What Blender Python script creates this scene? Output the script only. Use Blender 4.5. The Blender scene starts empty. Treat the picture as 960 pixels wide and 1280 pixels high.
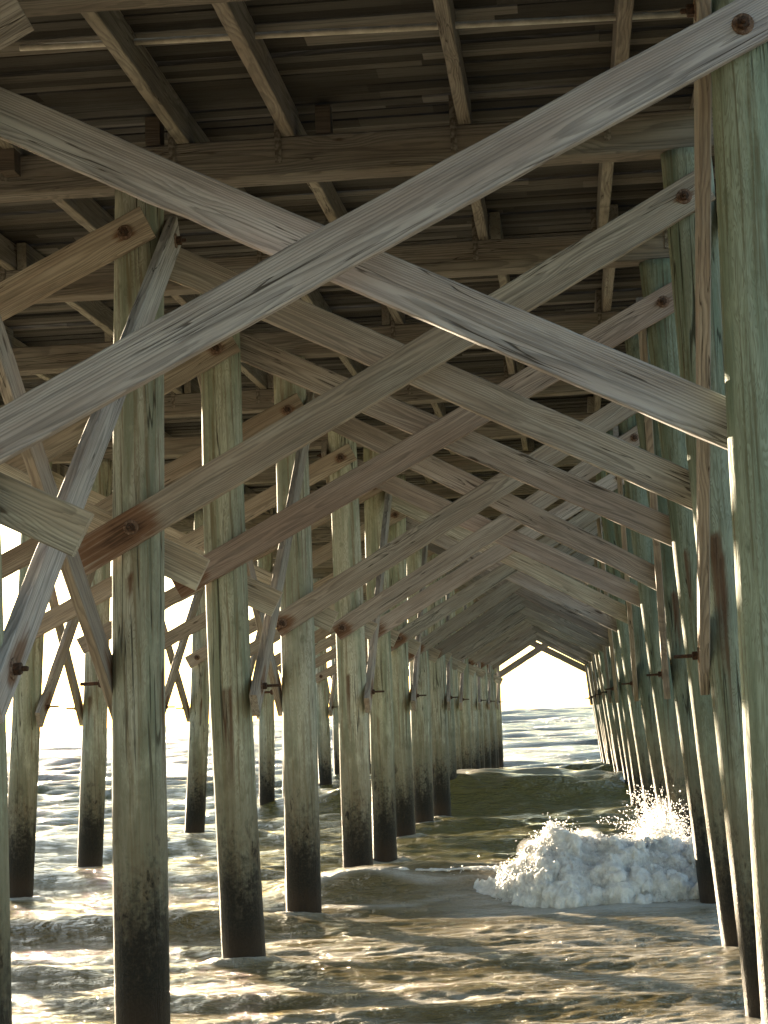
import bpy, bmesh, math, random
import numpy as np
from mathutils import Vector, Matrix, noise as mnoise

random.seed(11)
rng = np.random.default_rng(7)
sc = bpy.context.scene
COL = sc.collection
PI = math.pi

# ------------------------------------------------------------------ camera
EYE = 2.06                                   # metres above the mean water level
YAW, PITCH, ROLL, FPX = 0.0866, 0.0975, 0.0445, 2600.0
fw = Vector((-math.sin(YAW) * math.cos(PITCH), math.cos(YAW) * math.cos(PITCH), math.sin(PITCH)))
r0 = Vector((math.cos(YAW), math.sin(YAW), 0))
u0 = r0.cross(fw)
rt = r0 * math.cos(ROLL) - u0 * math.sin(ROLL)
up = u0 * math.cos(ROLL) + r0 * math.sin(ROLL)
cam_d = bpy.data.cameras.new('camera')
cam = bpy.data.objects.new('camera', cam_d)
COL.objects.link(cam)
cam.matrix_world = Matrix(((rt.x, up.x, -fw.x, 0), (rt.y, up.y, -fw.y, 0), (rt.z, up.z, -fw.z, EYE), (0, 0, 0, 1)))
cam_d.sensor_fit = 'HORIZONTAL'
cam_d.sensor_width = 36
cam_d.lens = FPX / 960 * 36
cam_d.clip_start = 0.1
cam_d.clip_end = 60000
sc.camera = cam


def at(px, py, Y):
    """the point of the bent plane at distance Y that the survey photograph shows at (px, py)"""
    d = fw + rt * ((px - 480) / FPX) - up * ((py - 640) / FPX)
    d = d * (Y / d.y)
    return Vector((d.x, Y, d.z + EYE))


# ------------------------------------------------------------------ helpers
def tag(o, label=None, cat=None, group=None, kind=None):
    if label: o['label'] = label
    if cat: o['category'] = cat
    if group: o['group'] = group
    if kind: o['kind'] = kind
    return o


def link(name, me, mat=None, parent=None):
    o = bpy.data.objects.new(name, me)
    COL.objects.link(o)
    if mat and not me.materials: me.materials.append(mat)
    if parent: o.parent = parent
    return o


def mesh_from(name, v, f, smooth=False):
    me = bpy.data.meshes.new(name)
    me.from_pydata([tuple(x) for x in v], [], f)
    me.update()
    if smooth:
        me.polygons.foreach_set('use_smooth', [True] * len(me.polygons))
    return me


ORD = ['nearest', 'second', 'third', 'fourth', 'fifth', 'sixth', 'seventh', 'eighth', 'ninth', 'tenth',
       'eleventh', 'twelfth', 'thirteenth', 'fourteenth', 'fifteenth', 'sixteenth', 'seventeenth', 'farthest']

# ------------------------------------------------------------------ materials


class NT:
    def __init__(self, name):
        self.m = bpy.data.materials.new(name)
        self.m.use_nodes = True
        self.t = self.m.node_tree
        self.t.nodes.clear()
        self.out = self.t.nodes.new('ShaderNodeOutputMaterial')

    def n(self, typ, **kw):
        nd = self.t.nodes.new('ShaderNode' + typ)
        for k, v in kw.items(): setattr(nd, k, v)
        return nd

    def l(self, a, b): self.t.links.new(a, b)

    def val(self, sock, v):
        if isinstance(v, (int, float)): sock.default_value = v
        elif isinstance(v, (tuple, list)):
            sock.default_value = (*v, 1.0) if len(v) == 3 and sock.type == 'RGBA' else v
        else: self.l(v, sock)

    def math(self, op, a, b=0.5, c=None, clamp=False):
        nd = self.n('Math', operation=op); nd.use_clamp = clamp
        self.val(nd.inputs[0], a); self.val(nd.inputs[1], b)
        if c is not None: self.val(nd.inputs[2], c)
        return nd.outputs[0]

    def vmath(self, op, a, b):
        nd = self.n('VectorMath', operation=op)
        self.val(nd.inputs[0], a); self.val(nd.inputs[1], b)
        return nd.outputs[0]

    def noise(self, vec, scale, detail=3, rough=0.55, dist=0.0):
        nd = self.n('TexNoise')
        self.val(nd.inputs['Vector'], vec); nd.inputs['Scale'].default_value = scale
        nd.inputs['Detail'].default_value = detail; nd.inputs['Roughness'].default_value = rough
        nd.inputs['Distortion'].default_value = dist
        return nd.outputs['Fac']

    def ramp(self, fac, a, b, x=0.0, y=1.0, smooth=True):
        nd = self.n('MapRange'); nd.interpolation_type = 'SMOOTHSTEP' if smooth else 'LINEAR'
        self.val(nd.inputs['Value'], fac)
        nd.inputs['From Min'].default_value = a; nd.inputs['From Max'].default_value = b
        nd.inputs['To Min'].default_value = x; nd.inputs['To Max'].default_value = y
        return nd.outputs['Result']

    def mix(self, fac, a, b, mode='MIX'):
        nd = self.n('MixRGB', blend_type=mode)
        self.val(nd.inputs[0], fac); self.val(nd.inputs[1], a); self.val(nd.inputs[2], b)
        return nd.outputs[0]

    def bump(self, h, strength, dist, normal=None):
        nd = self.n('Bump'); nd.inputs['Strength'].default_value = strength; nd.inputs['Distance'].default_value = dist
        self.l(h, nd.inputs['Height'])
        if normal is not None: self.l(normal, nd.inputs['Normal'])
        return nd.outputs[0]

    def bsdf(self, color, rough, normal=None, **kw):
        nd = self.n('BsdfPrincipled')
        self.val(nd.inputs['Base Color'], color); self.val(nd.inputs['Roughness'], rough)
        if normal is not None: self.l(normal, nd.inputs['Normal'])
        for k, v in kw.items(): self.val(nd.inputs[k.replace('_', ' ')], v)
        return nd.outputs[0]

    def finish(self, sh):
        self.l(sh, self.out.inputs['Surface']); return self.m


def local_coords(b):
    tc = b.n('TexCoord'); oi = b.n('ObjectInfo')
    off = b.vmath('MULTIPLY', b.vmath('ADD', oi.outputs['Random'], (0, 0, 0)), (61.0, 17.0, 23.0))
    return tc.outputs['Object'], off, oi


def wood_material(name, light, dark, warm, board=False):
    """sawn weathered timber: rings of growth stretched along local X, knots, checks, fibres, rust where 'stain' is painted"""
    b = NT(name)
    co, off, oi = local_coords(b)
    # knots: sparse cells, strongly stretched along the plank
    kv = b.vmath('ADD', b.vmath('MULTIPLY', co, (1.15, 0.4, 5.2)), off)
    vo = b.n('TexVoronoi'); b.val(vo.inputs['Vector'], kv); vo.inputs['Scale'].default_value = 1.0
    vo.inputs['Randomness'].default_value = 0.9
    sx = b.n('SeparateColor'); b.l(vo.outputs['Color'], sx.inputs[0])
    gate = b.math('GREATER_THAN', sx.outputs[0], 0.45)
    kn = b.vmath('ADD', b.vmath('MULTIPLY', co, (9.0, 9, 22.0)), off)
    kdist = b.math('ADD', vo.outputs['Distance'], b.math('MULTIPLY', b.math('SUBTRACT', b.noise(kn, 1.0, 2), 0.5), 0.10))
    knot = b.math('MULTIPLY', b.ramp(kdist, 0.11, 0.055), gate)
    swirl = b.math('MULTIPLY', b.ramp(kdist, 0.42, 0.03), gate)
    # growth rings
    lowv = b.vmath('ADD', b.vmath('MULTIPLY', co, (0.55, 3.0, 3.0)), off)
    drift = b.math('SUBTRACT', b.noise(lowv, 1.0, 2, 0.45), 0.5)
    sp = b.n('SeparateXYZ'); b.l(co, sp.inputs[0])
    ro = b.n('SeparateXYZ'); b.l(off, ro.inputs[0])
    zo = b.math('SINE', ro.outputs[0])
    z = b.math('ADD', sp.outputs[2], b.math('ADD', b.math('MULTIPLY', zo, 0.07), b.math('MULTIPLY', drift, 0.16)))
    y = b.math('ADD', sp.outputs[1], b.math('ADD', 0.05, b.math('MULTIPLY', drift, 0.10)))
    rad = b.math('SQRT', b.math('ADD', b.math('MULTIPLY', z, z), b.math('MULTIPLY', y, y)))
    rad = b.math('ADD', rad, b.math('MULTIPLY', swirl, 0.028))
    fibv = b.vmath('ADD', b.vmath('MULTIPLY', co, (5.0, 160.0, 160.0)), off)
    fib = b.noise(fibv, 1.0, 3, 0.6)
    fib2 = b.noise(b.vmath('ADD', b.vmath('MULTIPLY', co, (1.6, 46.0, 46.0)), off), 1.0, 4, 0.65)
    ph = b.math('ADD', b.math('MULTIPLY', rad, 95.0), b.math('MULTIPLY', fib, 0.35))
    ring = b.math('FRACT', ph)
    late = b.math('MULTIPLY', b.ramp(ring, 0.25, 0.86), b.ramp(ring, 1.0, 0.9))
    # weather checks (long thin cracks)
    cv = b.vmath('ADD', b.vmath('MULTIPLY', co, (0.9, 26.0, 26.0)), off)
    cn = b.noise(cv, 1.0, 2, 0.4, 0.3)
    crack = b.math('MULTIPLY', b.ramp(b.math('ABSOLUTE', b.math('SUBTRACT', cn, 0.5)), 0.015, 0.003),
                   b.ramp(b.noise(b.vmath('ADD', b.vmath('MULTIPLY', co, (0.8, 4.0, 5.0)), off), 1.0, 1), 0.5, 0.6))
    # broad weathering patches
    pv = b.vmath('ADD', b.vmath('MULTIPLY', co, (0.9, 3.0, 5.0)), off)
    patch = b.noise(pv, 1.0, 4, 0.6)
    col = b.mix(b.ramp(patch, 0.32, 0.68), warm, light)
    col = b.mix(b.math('MULTIPLY', late, 0.48), col, dark)
    col = b.mix(b.ramp(fib2, 0.44, 0.72, 0, 0.62), col, dark)
    col = b.mix(b.ramp(fib2, 0.45, 0.25, 0, 0.35), col, light)
    blot = b.noise(b.vmath('ADD', b.vmath('MULTIPLY', co, (3.0, 10.0, 14.0)), off), 1.0, 5, 0.7)
    col = b.mix(b.ramp(blot, 0.55, 0.8, 0, 0.5), col, dark)
    col = b.mix(b.math('MULTIPLY', knot, 0.85), col, (0.045, 0.030, 0.020))
    col = b.mix(b.math('MULTIPLY', crack, 0.8), col, (0.03, 0.024, 0.018))
    col = b.mix(1.0, col, oi.outputs['Color'], 'MULTIPLY')
    if board:
        bt = b.n('Attribute', attribute_name='board_tone')
        col = b.vmath('MULTIPLY', col, bt.outputs['Vector'])
    at_ = b.n('Attribute', attribute_name='stain')
    sn = b.math('MULTIPLY', at_.outputs['Fac'], b.ramp(fib2, 0.25, 0.6, 0.45, 1.0), clamp=True)
    col = b.mix(b.ramp(sn, 0.08, 0.6, 0, 0.85), col, (0.115, 0.052, 0.024))
    col = b.mix(b.ramp(sn, 0.6, 1.0, 0, 0.8), col, (0.030, 0.016, 0.010))
    h = b.math('ADD', b.math('MULTIPLY', late, 0.45), b.math('MULTIPLY', fib, 0.5))
    h = b.math('ADD', h, b.math('MULTIPLY', fib2, 0.8))
    h = b.math('SUBTRACT', h, b.math('MULTIPLY', crack, 1.6))
    h = b.math('ADD', h, b.math('MULTIPLY', knot, 0.4))
    nrm = b.bump(h, 0.85, 0.0045)
    return b.finish(b.bsdf(col, 0.82, nrm, Specular_IOR_Level=0.25))


def pile_material():
    b = NT('treated_pile_timber')
    co, off, oi = local_coords(b)
    sp = b.n('SeparateXYZ'); b.l(co, sp.inputs[0])
    h = sp.outputs[2]
    v1 = b.vmath('ADD', b.vmath('MULTIPLY', co, (30.0, 30.0, 0.9)), off)
    fine = b.noise(b.vmath('ADD', b.vmath('MULTIPLY', co, (110.0, 110.0, 5.0)), off), 1.0, 3, 0.6)
    streak = b.noise(v1, 1.0, 4, 0.62, 0.4)
    broad = b.noise(b.vmath('ADD', b.vmath('MULTIPLY', co, (7.0, 7.0, 0.55)), off), 1.0, 4, 0.6, 0.6)
    blot = b.noise(b.vmath('ADD', b.vmath('MULTIPLY', co, (8.0, 8.0, 4.0)), off), 1.0, 6, 0.68)
    grain = b.noise(b.vmath('ADD', b.vmath('MULTIPLY', co, (18.0, 18.0, 2.2)), off), 1.0, 2, 0.5, 1.4)
    lines = b.math('FRACT', b.math('MULTIPLY', grain, 11.0))
    lines = b.math('MULTIPLY', b.ramp(lines, 0.3, 0.85), b.ramp(lines, 1.0, 0.9))
    green, grey, brown = (0.160, 0.184, 0.150), (0.325, 0.340, 0.305), (0.130, 0.102, 0.066)
    col = b.mix(b.ramp(broad, 0.36, 0.62), green, grey)
    col = b.mix(b.ramp(streak, 0.48, 0.68, 0, 0.8), col, brown)
    col = b.mix(b.math('MULTIPLY', lines, b.ramp(broad, 0.35, 0.6, 0.15, 0.5)), col, (0.115, 0.105, 0.070))
    col = b.mix(b.ramp(blot, 0.5, 0.72, 0, 0.45), col, (0.34, 0.36, 0.30))
    col = b.mix(b.ramp(blot, 0.42, 0.28, 0, 0.6), col, (0.090, 0.095, 0.070))
    cn = b.noise(b.vmath('ADD', b.vmath('MULTIPLY', co, (13.0, 13.0, 0.35)), off), 1.0, 2, 0.4, 0.2)
    crack = b.ramp(b.math('ABSOLUTE', b.math('SUBTRACT', cn, 0.5)), 0.014, 0.003)
    crack = b.math('MULTIPLY', crack, b.ramp(b.noise(b.vmath('ADD', b.vmath('MULTIPLY', co, (2.0, 2.0, 0.6)), off), 1.0, 1), 0.46, 0.56))
    col = b.mix(b.math('MULTIPLY', crack, 0.85), col, (0.022, 0.022, 0.016))
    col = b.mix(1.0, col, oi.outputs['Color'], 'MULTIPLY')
    at_ = b.n('Attribute', attribute_name='stain')
    sn = b.math('MULTIPLY', at_.outputs['Fac'], b.ramp(streak, 0.25, 0.6, 0.5, 1.0), clamp=True)
    col = b.mix(b.ramp(sn, 0.08, 0.7, 0, 0.85), col, (0.080, 0.040, 0.022))
    col = b.mix(b.ramp(sn, 0.7, 1.0, 0, 0.8), col, (0.025, 0.013, 0.009))
    # tide growth: dark algae and barnacle crust, ragged upper edge; a paler scoured band just above it
    wob = b.math('ADD', b.math('MULTIPLY', b.math('SUBTRACT', broad, 0.5), 0.8),
                 b.math('ADD', b.math('MULTIPLY', b.math('SUBTRACT', streak, 0.5), 0.28), b.math('MULTIPLY', b.math('SUBTRACT', blot, 0.5), 1.3)))
    hh = b.math('ADD', h, wob)
    scour = b.math('MULTIPLY', b.ramp(hh, 2.2, 1.3), 0.55)
    col = b.mix(scour, col, b.mix(b.ramp(blot, 0.4, 0.65), (0.13, 0.12, 0.085), (0.27, 0.265, 0.21)))
    col = b.mix(b.math('MULTIPLY', b.ramp(hh, 1.9, 1.0), b.ramp(blot, 0.42, 0.62, 0.15, 0.85)), col, (0.085, 0.064, 0.040))
    tide = b.ramp(b.math('ADD', hh, b.math('MULTIPLY', b.math('SUBTRACT', b.noise(co, 26.0, 4, 0.7), 0.5), 0.9)), 1.24, 0.50)
    spots = b.math('MULTIPLY', b.ramp(hh, 1.75, 1.1), b.ramp(blot, 0.56, 0.64))
    tide = b.math('MAXIMUM', tide, spots)
    crust = b.noise(co, 55.0, 4, 0.7)
    tcol = b.mix(b.ramp(crust, 0.4, 0.72), (0.005, 0.0045, 0.0035), (0.022, 0.017, 0.011))
    tcol = b.mix(b.ramp(h, 0.42, 0.1, 0, 0.55), tcol, (0.040, 0.022, 0.011))
    col = b.mix(tide, col, tcol)
    rough = b.ramp(tide, 0, 1, 0.85, 0.62)
    hgt = b.math('ADD', b.math('MULTIPLY', fine, 0.4), b.math('MULTIPLY', streak, 0.8))
    hgt = b.math('SUBTRACT', hgt, b.math('MULTIPLY', crack, 1.8))
    hgt = b.math('ADD', hgt, b.math('MULTIPLY', lines, 0.2))
    hgt = b.math('ADD', hgt, b.math('MULTIPLY', b.math('MULTIPLY', crust, tide), 2.2))
    return b.finish(b.bsdf(col, rough, b.bump(hgt, 0.8, 0.006), Specular_IOR_Level=0.25))


def rust_material(name='rusted_iron', c0=(0.018, 0.012, 0.010), c1=(0.085, 0.040, 0.024)):
    b = NT(name)
    tc = b.n('TexCoord')
    n1 = b.noise(tc.outputs['Object'], 60.0, 4, 0.65)
    col = b.mix(b.ramp(n1, 0.35, 0.7), c0, c1)
    return b.finish(b.bsdf(col, 0.75, b.bump(n1, 0.7, 0.003), Metallic=0.25))


def galv_material():
    b = NT('galvanised_steel')
    tc = b.n('TexCoord')
    n1 = b.noise(tc.outputs['Object'], 30.0, 4, 0.65)
    col = b.mix(b.ramp(n1, 0.35, 0.7), (0.07, 0.06, 0.05), (0.20, 0.19, 0.17))
    return b.finish(b.bsdf(col, 0.55, Metallic=0.4))


def pale_rod_material():
    b = NT('pale_rod_surface')
    tc = b.n('TexCoord')
    n1 = b.noise(tc.outputs['Object'], 9.0, 5, 0.65)
    col = b.mix(b.ramp(n1, 0.35, 0.7), (0.36, 0.35, 0.32), (0.56, 0.55, 0.52))
    return b.finish(b.bsdf(col, 0.5))


def water_material():
    b = NT('sea_water')
    g = b.n('NewGeometry'); P = g.outputs['Position']
    at_ = b.n('Attribute', attribute_name='foam')
    near = b.n('SeparateXYZ'); b.l(P, near.inputs[0])
    Y = near.outputs[1]
    warp = b.n('TexNoise'); b.val(warp.inputs['Vector'], b.vmath('MULTIPLY', P, (0.45, 0.9, 0.9))); warp.inputs['Scale'].default_value = 1.0
    warp.inputs['Detail'].default_value = 3
    wv = b.vmath('MULTIPLY', b.vmath('SUBTRACT', warp.outputs['Color'], (0.5, 0.5, 0.5)), (1.6, 1.6, 0.0))
    fp = b.vmath('ADD', b.vmath('MULTIPLY', P, (0.32, 1.15, 0.4)), wv)
    f1 = b.noise(fp, 1.0, 6, 0.62, 0.6)
    f2 = b.noise(b.vmath('ADD', b.vmath('MULTIPLY', P, (1.3, 4.4, 2.0)), wv), 1.0, 5, 0.65, 0.8)
    lines = b.ramp(b.math('ABSOLUTE', b.math('SUBTRACT', f2, 0.5)), 0.035, 0.006)
    lace = b.n('TexVoronoi', feature='DISTANCE_TO_EDGE'); b.val(lace.inputs['Vector'], b.vmath('ADD', b.vmath('MULTIPLY', P, (1.5, 4.0, 1.0)), b.vmath('MULTIPLY', wv, (2.0, 2.0, 1.0)))); lace.inputs['Scale'].default_value = 1.0
    lines = b.math('MAXIMUM', lines, b.ramp(lace.outputs['Distance'], 0.11, 0.03))
    sheet = b.ramp(f1, 0.52, 0.72)
    zone = b.ramp(Y, 27.0, 17.0)
    m = b.math('MULTIPLY', b.math('ADD', b.math('MULTIPLY', sheet, 0.75), b.math('MULTIPLY', lines, b.ramp(f1, 0.4, 0.58, 0.06, 0.75))), zone)
    fo = b.math('MULTIPLY', at_.outputs['Fac'], b.ramp(f2, 0.3, 0.6, 0.5, 1.3), clamp=True)
    m = b.math('MAXIMUM', b.math('MULTIPLY', m, 0.48), fo, clamp=True)
    bub = b.noise(P, 38.0, 4, 0.7)
    m = b.math('MULTIPLY', m, b.ramp(bub, 0.25, 0.6, 0.55, 1.0), clamp=True)
    rip = b.noise(b.vmath('MULTIPLY', P, (3.2, 5.2, 4.0)), 1.0, 5, 0.62, 0.5)
    rip2 = b.noise(b.vmath('MULTIPLY', P, (14.0, 22.0, 18.0)), 1.0, 4, 0.6)
    big = b.noise(b.vmath('MULTIPLY', P, (0.16, 0.42, 0.3)), 1.0, 5, 0.62, 0.4)
    far = b.ramp(Y, 30.0, 75.0)
    big2 = b.noise(b.vmath('MULTIPLY', P, (1.15, 1.5, 1.0)), 1.0, 5, 0.68, 0.3)
    hgt = b.math('ADD', b.math('MULTIPLY', rip, 0.19), b.math('MULTIPLY', rip2, 0.040))
    hgt = b.math('ADD', hgt, b.math('MULTIPLY', b.math('ADD', b.math('MULTIPLY', big, 0.3), b.math('MULTIPLY', big2, 1.0)), far))
    nw = b.bump(hgt, 1.0, 1.0)
    deep = b.mix(b.ramp(f1, 0.3, 0.7), (0.125, 0.094, 0.034), (0.200, 0.150, 0.062))
    deep = b.mix(b.math('MULTIPLY', b.ramp(Y, 22.0, 30.0), 0.8), deep, (0.120, 0.108, 0.030))
    deep = b.mix(b.ramp(Y, 48.0, 90.0), deep, (0.085, 0.080, 0.060))
    water = b.bsdf(deep, b.ramp(Y, 25.0, 90.0, 0.06, 0.14), nw, IOR=1.333, Specular_IOR_Level=b.ramp(Y, 22.0, 75.0, 0.5, 0.05))
    nf = b.bump(b.math('ADD', b.math('MULTIPLY', bub, 0.02), b.math('MULTIPLY', rip, 0.12)), 1.0, 1.0)
    foam = b.bsdf((0.45, 0.43, 0.385), 0.5, nf)
    mx = b.n('MixShader'); b.val(mx.inputs[0], b.math('MULTIPLY', m, 0.97)); b.l(water, mx.inputs[1]); b.l(foam, mx.inputs[2])
    return b.finish(mx.outputs[0])


def foam_material():
    b = NT('white_sea_foam')
    g = b.n('NewGeometry')
    n1 = b.noise(g.outputs['Position'], 14.0, 6, 0.7, 0.5)
    n2 = b.noise(g.outputs['Position'], 70.0, 3, 0.7)
    col = b.mix(b.ramp(n1, 0.35, 0.65), (0.60, 0.60, 0.59), (0.80, 0.80, 0.79))
    h = b.math('ADD', b.math('MULTIPLY', n1, 0.035), b.math('MULTIPLY', n2, 0.003))
    s = b.bsdf(col, 0.6, b.bump(h, 1.0, 1.0), Subsurface_Weight=0.7, Subsurface_Scale=0.13, Subsurface_Radius=(1.0, 0.95, 0.9))
    tr = b.n('BsdfTranslucent'); tr.inputs['Color'].default_value = (0.8, 0.78, 0.72, 1)
    mx = b.n('MixShader'); mx.inputs[0].default_value = 0.08; b.l(s, mx.inputs[1]); b.l(tr.outputs[0], mx.inputs[2])
    return b.finish(mx.outputs[0])


def sand_material():
    b = NT('wet_beach_sand')
    g = b.n('NewGeometry')
    n1 = b.noise(g.outputs['Position'], 0.6, 6, 0.6)
    n2 = b.noise(g.outputs['Position'], 40.0, 3, 0.6)
    col = b.mix(n1, (0.095, 0.082, 0.066), (0.15, 0.13, 0.105))
    return b.finish(b.bsdf(col, 0.8, b.bump(n2, 0.5, 0.01)))


M_GREY = wood_material('weathered_brace_timber', (0.395, 0.400, 0.410), (0.112, 0.108, 0.110), (0.300, 0.272, 0.262))
M_CAP = wood_material('cap_beam_timber', (0.222, 0.216, 0.202), (0.072, 0.068, 0.063), (0.172, 0.152, 0.130))
M_DECK = wood_material('deck_underside_timber', (0.262, 0.258, 0.242), (0.068, 0.064, 0.060), (0.192, 0.174, 0.150))
M_PILE = pile_material()
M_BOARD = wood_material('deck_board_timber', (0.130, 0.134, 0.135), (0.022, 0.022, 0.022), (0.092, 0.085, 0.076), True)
M_RUST = rust_material()
M_GALV = galv_material()
M_WASH = rust_material('rusted_washer', (0.06, 0.032, 0.022), (0.20, 0.135, 0.105))
M_PALE_ROD = pale_rod_material()
M_WATER = water_material()
M_FOAM = foam_material()
M_SAND = sand_material()


# ------------------------------------------------------------------ timber shapes
def plank_mesh(name, L, W, T, stains=(), seg=0.07, rough=0.003, ch=0.006, mat=None, warp=0.0):
    """sawn plank: local X length (0..L), Y thickness, Z width; eased edges, slightly uneven arrises; stains = (x, z, radius, drip)"""
    nx = max(3, int(L / seg) + 1)
    prof = []
    nz = 6
    a, c = T / 2, W / 2
    for k in range(nz + 1): prof.append((-a, -c + ch + (W - 2 * ch) * k / nz))
    prof.append((-a + ch, c)); prof.append((a - ch, c))
    for k in range(nz + 1): prof.append((a, c - ch - (W - 2 * ch) * k / nz))
    prof.append((a - ch, -c)); prof.append((-a + ch, -c))
    m = len(prof)
    v, f = [], []
    so = random.uniform(0, 500)
    crook = random.uniform(-.014, .014) if L > 2.5 and W < .25 else 0
    for i in range(nx + 1):
        x = L * i / nx
        xx = x
        bow = warp * math.sin(PI * x / L)
        chip_t = max(0, mnoise.noise((x * 1.7, so, 3)) - .42) * .05
        chip_b = max(0, mnoise.noise((x * 1.9, so, 8)) - .42) * .05
        for j, (y, z) in enumerate(prof):
            d = mnoise.noise((x * 2.1 + so, y * 9, z * 9)) * rough + mnoise.noise((x * 13 + so, y * 30, z * 30)) * rough * 0.5
            yy, zz = y, z
            if abs(z) > c - ch * 1.5: zz += d * (1 if z > 0 else -1)
            if z > c - ch * 1.5: zz -= chip_t
            if z < -c + ch * 1.5: zz += chip_b
            zz += crook * math.sin(PI * x / L)
            yy += bow + mnoise.noise((x * 0.7 + so, 0, z * 3)) * rough * 0.7
            if i == 0: xx = x + mnoise.noise((so, y * 20, z * 20)) * 0.004
            v.append((xx, yy, zz))
    for i in range(nx):
        for j in range(m):
            k = (j + 1) % m
            f.append((i * m + j, i * m + k, (i + 1) * m + k, (i + 1) * m + j))
    f.append(tuple(range(m - 1, -1, -1)))
    f.append(tuple(nx * m + j for j in range(m)))
    f = [tuple(reversed(q)) for q in f]
    me = mesh_from(name, v, f)
    if stains:
        at_ = me.attributes.new('stain', 'FLOAT', 'POINT')
        vals = []
        for (x, y, z) in v:
            s = 0.0
            for (sx, sz, r, drip) in stains:
                dx, dz = x - sx, z - sz
                if drip and dx * drip < 0: dx *= 0.35
                q = math.hypot(dx * 0.75, dz) / r
                q += 0.25 * mnoise.noise((x * 14, y * 14, z * 25 + so))
                s = max(s, 1.15 - q)
            vals.append(max(0.0, min(1.0, s)))
        at_.data.foreach_set('value', vals)
    if mat: me.materials.append(mat)
    return me


def plank(name, p0, p1, nrm, W, T, e0=0.0, e1=0.0, mat=None, stain=(), rough=0.005, warp=0.0, ch=0.006, parent=None):
    """a plank whose centre line runs p0 -> p1, its face looking along nrm, e0 / e1 past the two points"""
    ax = (p1 - p0).normalized()
    t = (nrm - ax * nrm.dot(ax)).normalized()
    w = ax.cross(t)
    L = (p1 - p0).length + e0 + e1
    st = [(e0 if q[0] == 0 else L - e1, q[1], q[2], q[3]) for q in stain]
    o = link(name, plank_mesh(name, L, W, T, st, mat=mat, rough=rough, warp=warp, ch=ch), None, parent)
    b = p0 - ax * e0
    o.matrix_world = Matrix(((ax.x, t.x, w.x, b.x), (ax.y, t.y, w.y, b.y), (ax.z, t.z, w.z, b.z), (0, 0, 0, 1)))
    return o, L


def ring_mesh(rings, n, cap=True):
    v, f = [], []
    for (z, r) in rings:
        for k in range(n):
            a = 2 * PI * k / n
            v.append((r * math.cos(a), r * math.sin(a), z))
    for i in range(len(rings) - 1):
        for k in range(n):
            j = (k + 1) % n
            f.append((i * n + k, i * n + j, (i + 1) * n + j, (i + 1) * n + k))
    if cap:
        f.append(tuple(range(n - 1, -1, -1)))
        f.append(tuple((len(rings) - 1) * n + k for k in range(n)))
    return v, f


def bolt_mesh(rod):
    v, f = ring_mesh([(0.008, 0.026), (0.012, 0.031), (0.040, 0.031), (0.046, 0.026)], 6)
    v2, f2 = ring_mesh([(-0.02, 0.0125), (0.040 + rod, 0.0125), (0.046 + rod, 0.009)], 10)
    o = len(v)
    return mesh_from('bolt', v + v2, f + [tuple(i + o for i in q) for q in f2])


def washer_mesh(r):
    v, f = ring_mesh([(0.0, r), (0.006, r), (0.010, r * 0.92)], 14)
    me = mesh_from('washer', v, f)
    return me


BOLT_S, BOLT_L, WASH = bolt_mesh(0.03), bolt_mesh(0.12), washer_mesh(0.052)
for me_ in (BOLT_S, BOLT_L): me_.materials.append(M_RUST)
WASH.materials.append(M_WASH)


def add_bolt(parent, x, side, T, z=0.0, long=False, s=1.0):
    """a nut on its rod with a washer under it, standing on face +-Y of a plank"""
    b = link('bolt', BOLT_L if long else BOLT_S, None, parent)
    b.matrix_local = Matrix.Translation((x, side * (T / 2 + 0.002), z)) @ Matrix.Rotation(-side * PI / 2, 4, 'X') @ Matrix.Rotation(random.uniform(0, 1), 4, 'Z') @ Matrix.Scale(s, 4)
    w = link('washer', WASH, None, b)
    return b


def tint(o, r, g, b): o.color = (r, g, b, 1)


# ------------------------------------------------------------------ the bents
NB = 18
S = 4.0
Y0 = 9.75
D = 0.345
YB = [Y0 + S * n for n in range(NB)]
CAPZ = [3.53, 3.65, 3.77, 3.84, 3.88] + [3.90] * 13
CAPZ = [z + EYE for z in CAPZ]
CAPH, CAPW = 0.27, 0.24

# axis of every pile: (x at z=0, dx/dz)
def axis_px(n, a, b):
    p, q = at(a[0], a[1], YB[n]), at(b[0], b[1], YB[n])
    k = (p.x - q.x) / (p.z - q.z)
    return (q.x - k * q.z, k)


ax_L = {0: axis_px(0, (-66, 120), (-38, 1200)), 1: axis_px(1, (175, 300), (178.5, 1270)), 2: axis_px(2, (276, 430), (305, 1200)),
        3: axis_px(3, (365, 583), (380, 1150)), 4: axis_px(4, (428, 569), (448, 1090)), 5: axis_px(5, (469, 623), (481, 1055)),
        6: axis_px(6, (497, 700), (506, 1040)), 7: axis_px(7, (520, 720), (530, 1040)), 8: axis_px(8, (545, 800), (553, 1030))}
ax_R = {0: axis_px(0, (940, 100), (1002, 1209)), 1: axis_px(1, (858, 199), (963, 1229)), 2: axis_px(2, (826, 340), (931, 1180)),
        3: axis_px(3, (800, 420), (899, 1141))}
ax_O = {4: axis_px(4, (36, 837), (24, 1100)), 5: axis_px(5, (118, 867), (113, 1060)), 7: axis_px(7, (249, 830), (243, 1040)),
        9: axis_px(9, (333, 900), (334, 1020))}
rj = random.Random(5)
for n in range(NB):
    if n not in ax_L: ax_L[n] = (-2.86 + rj.uniform(-.05, .05), 0.004 + rj.uniform(-.006, .006))
    if n not in ax_R:
        t = (n - 4) / 13
        ax_R[n] = (1.30 - 0.20 * t + rj.uniform(-.045, .045), -0.085 - 0.028 * t + rj.uniform(-.014, .014))
    if n not in ax_O: ax_O[n] = (-6.95 + rj.uniform(-.07, .07), 0.012 + rj.uniform(-.01, .01))
AX = {'L': ax_L, 'R': ax_R, 'O': ax_O}


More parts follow.
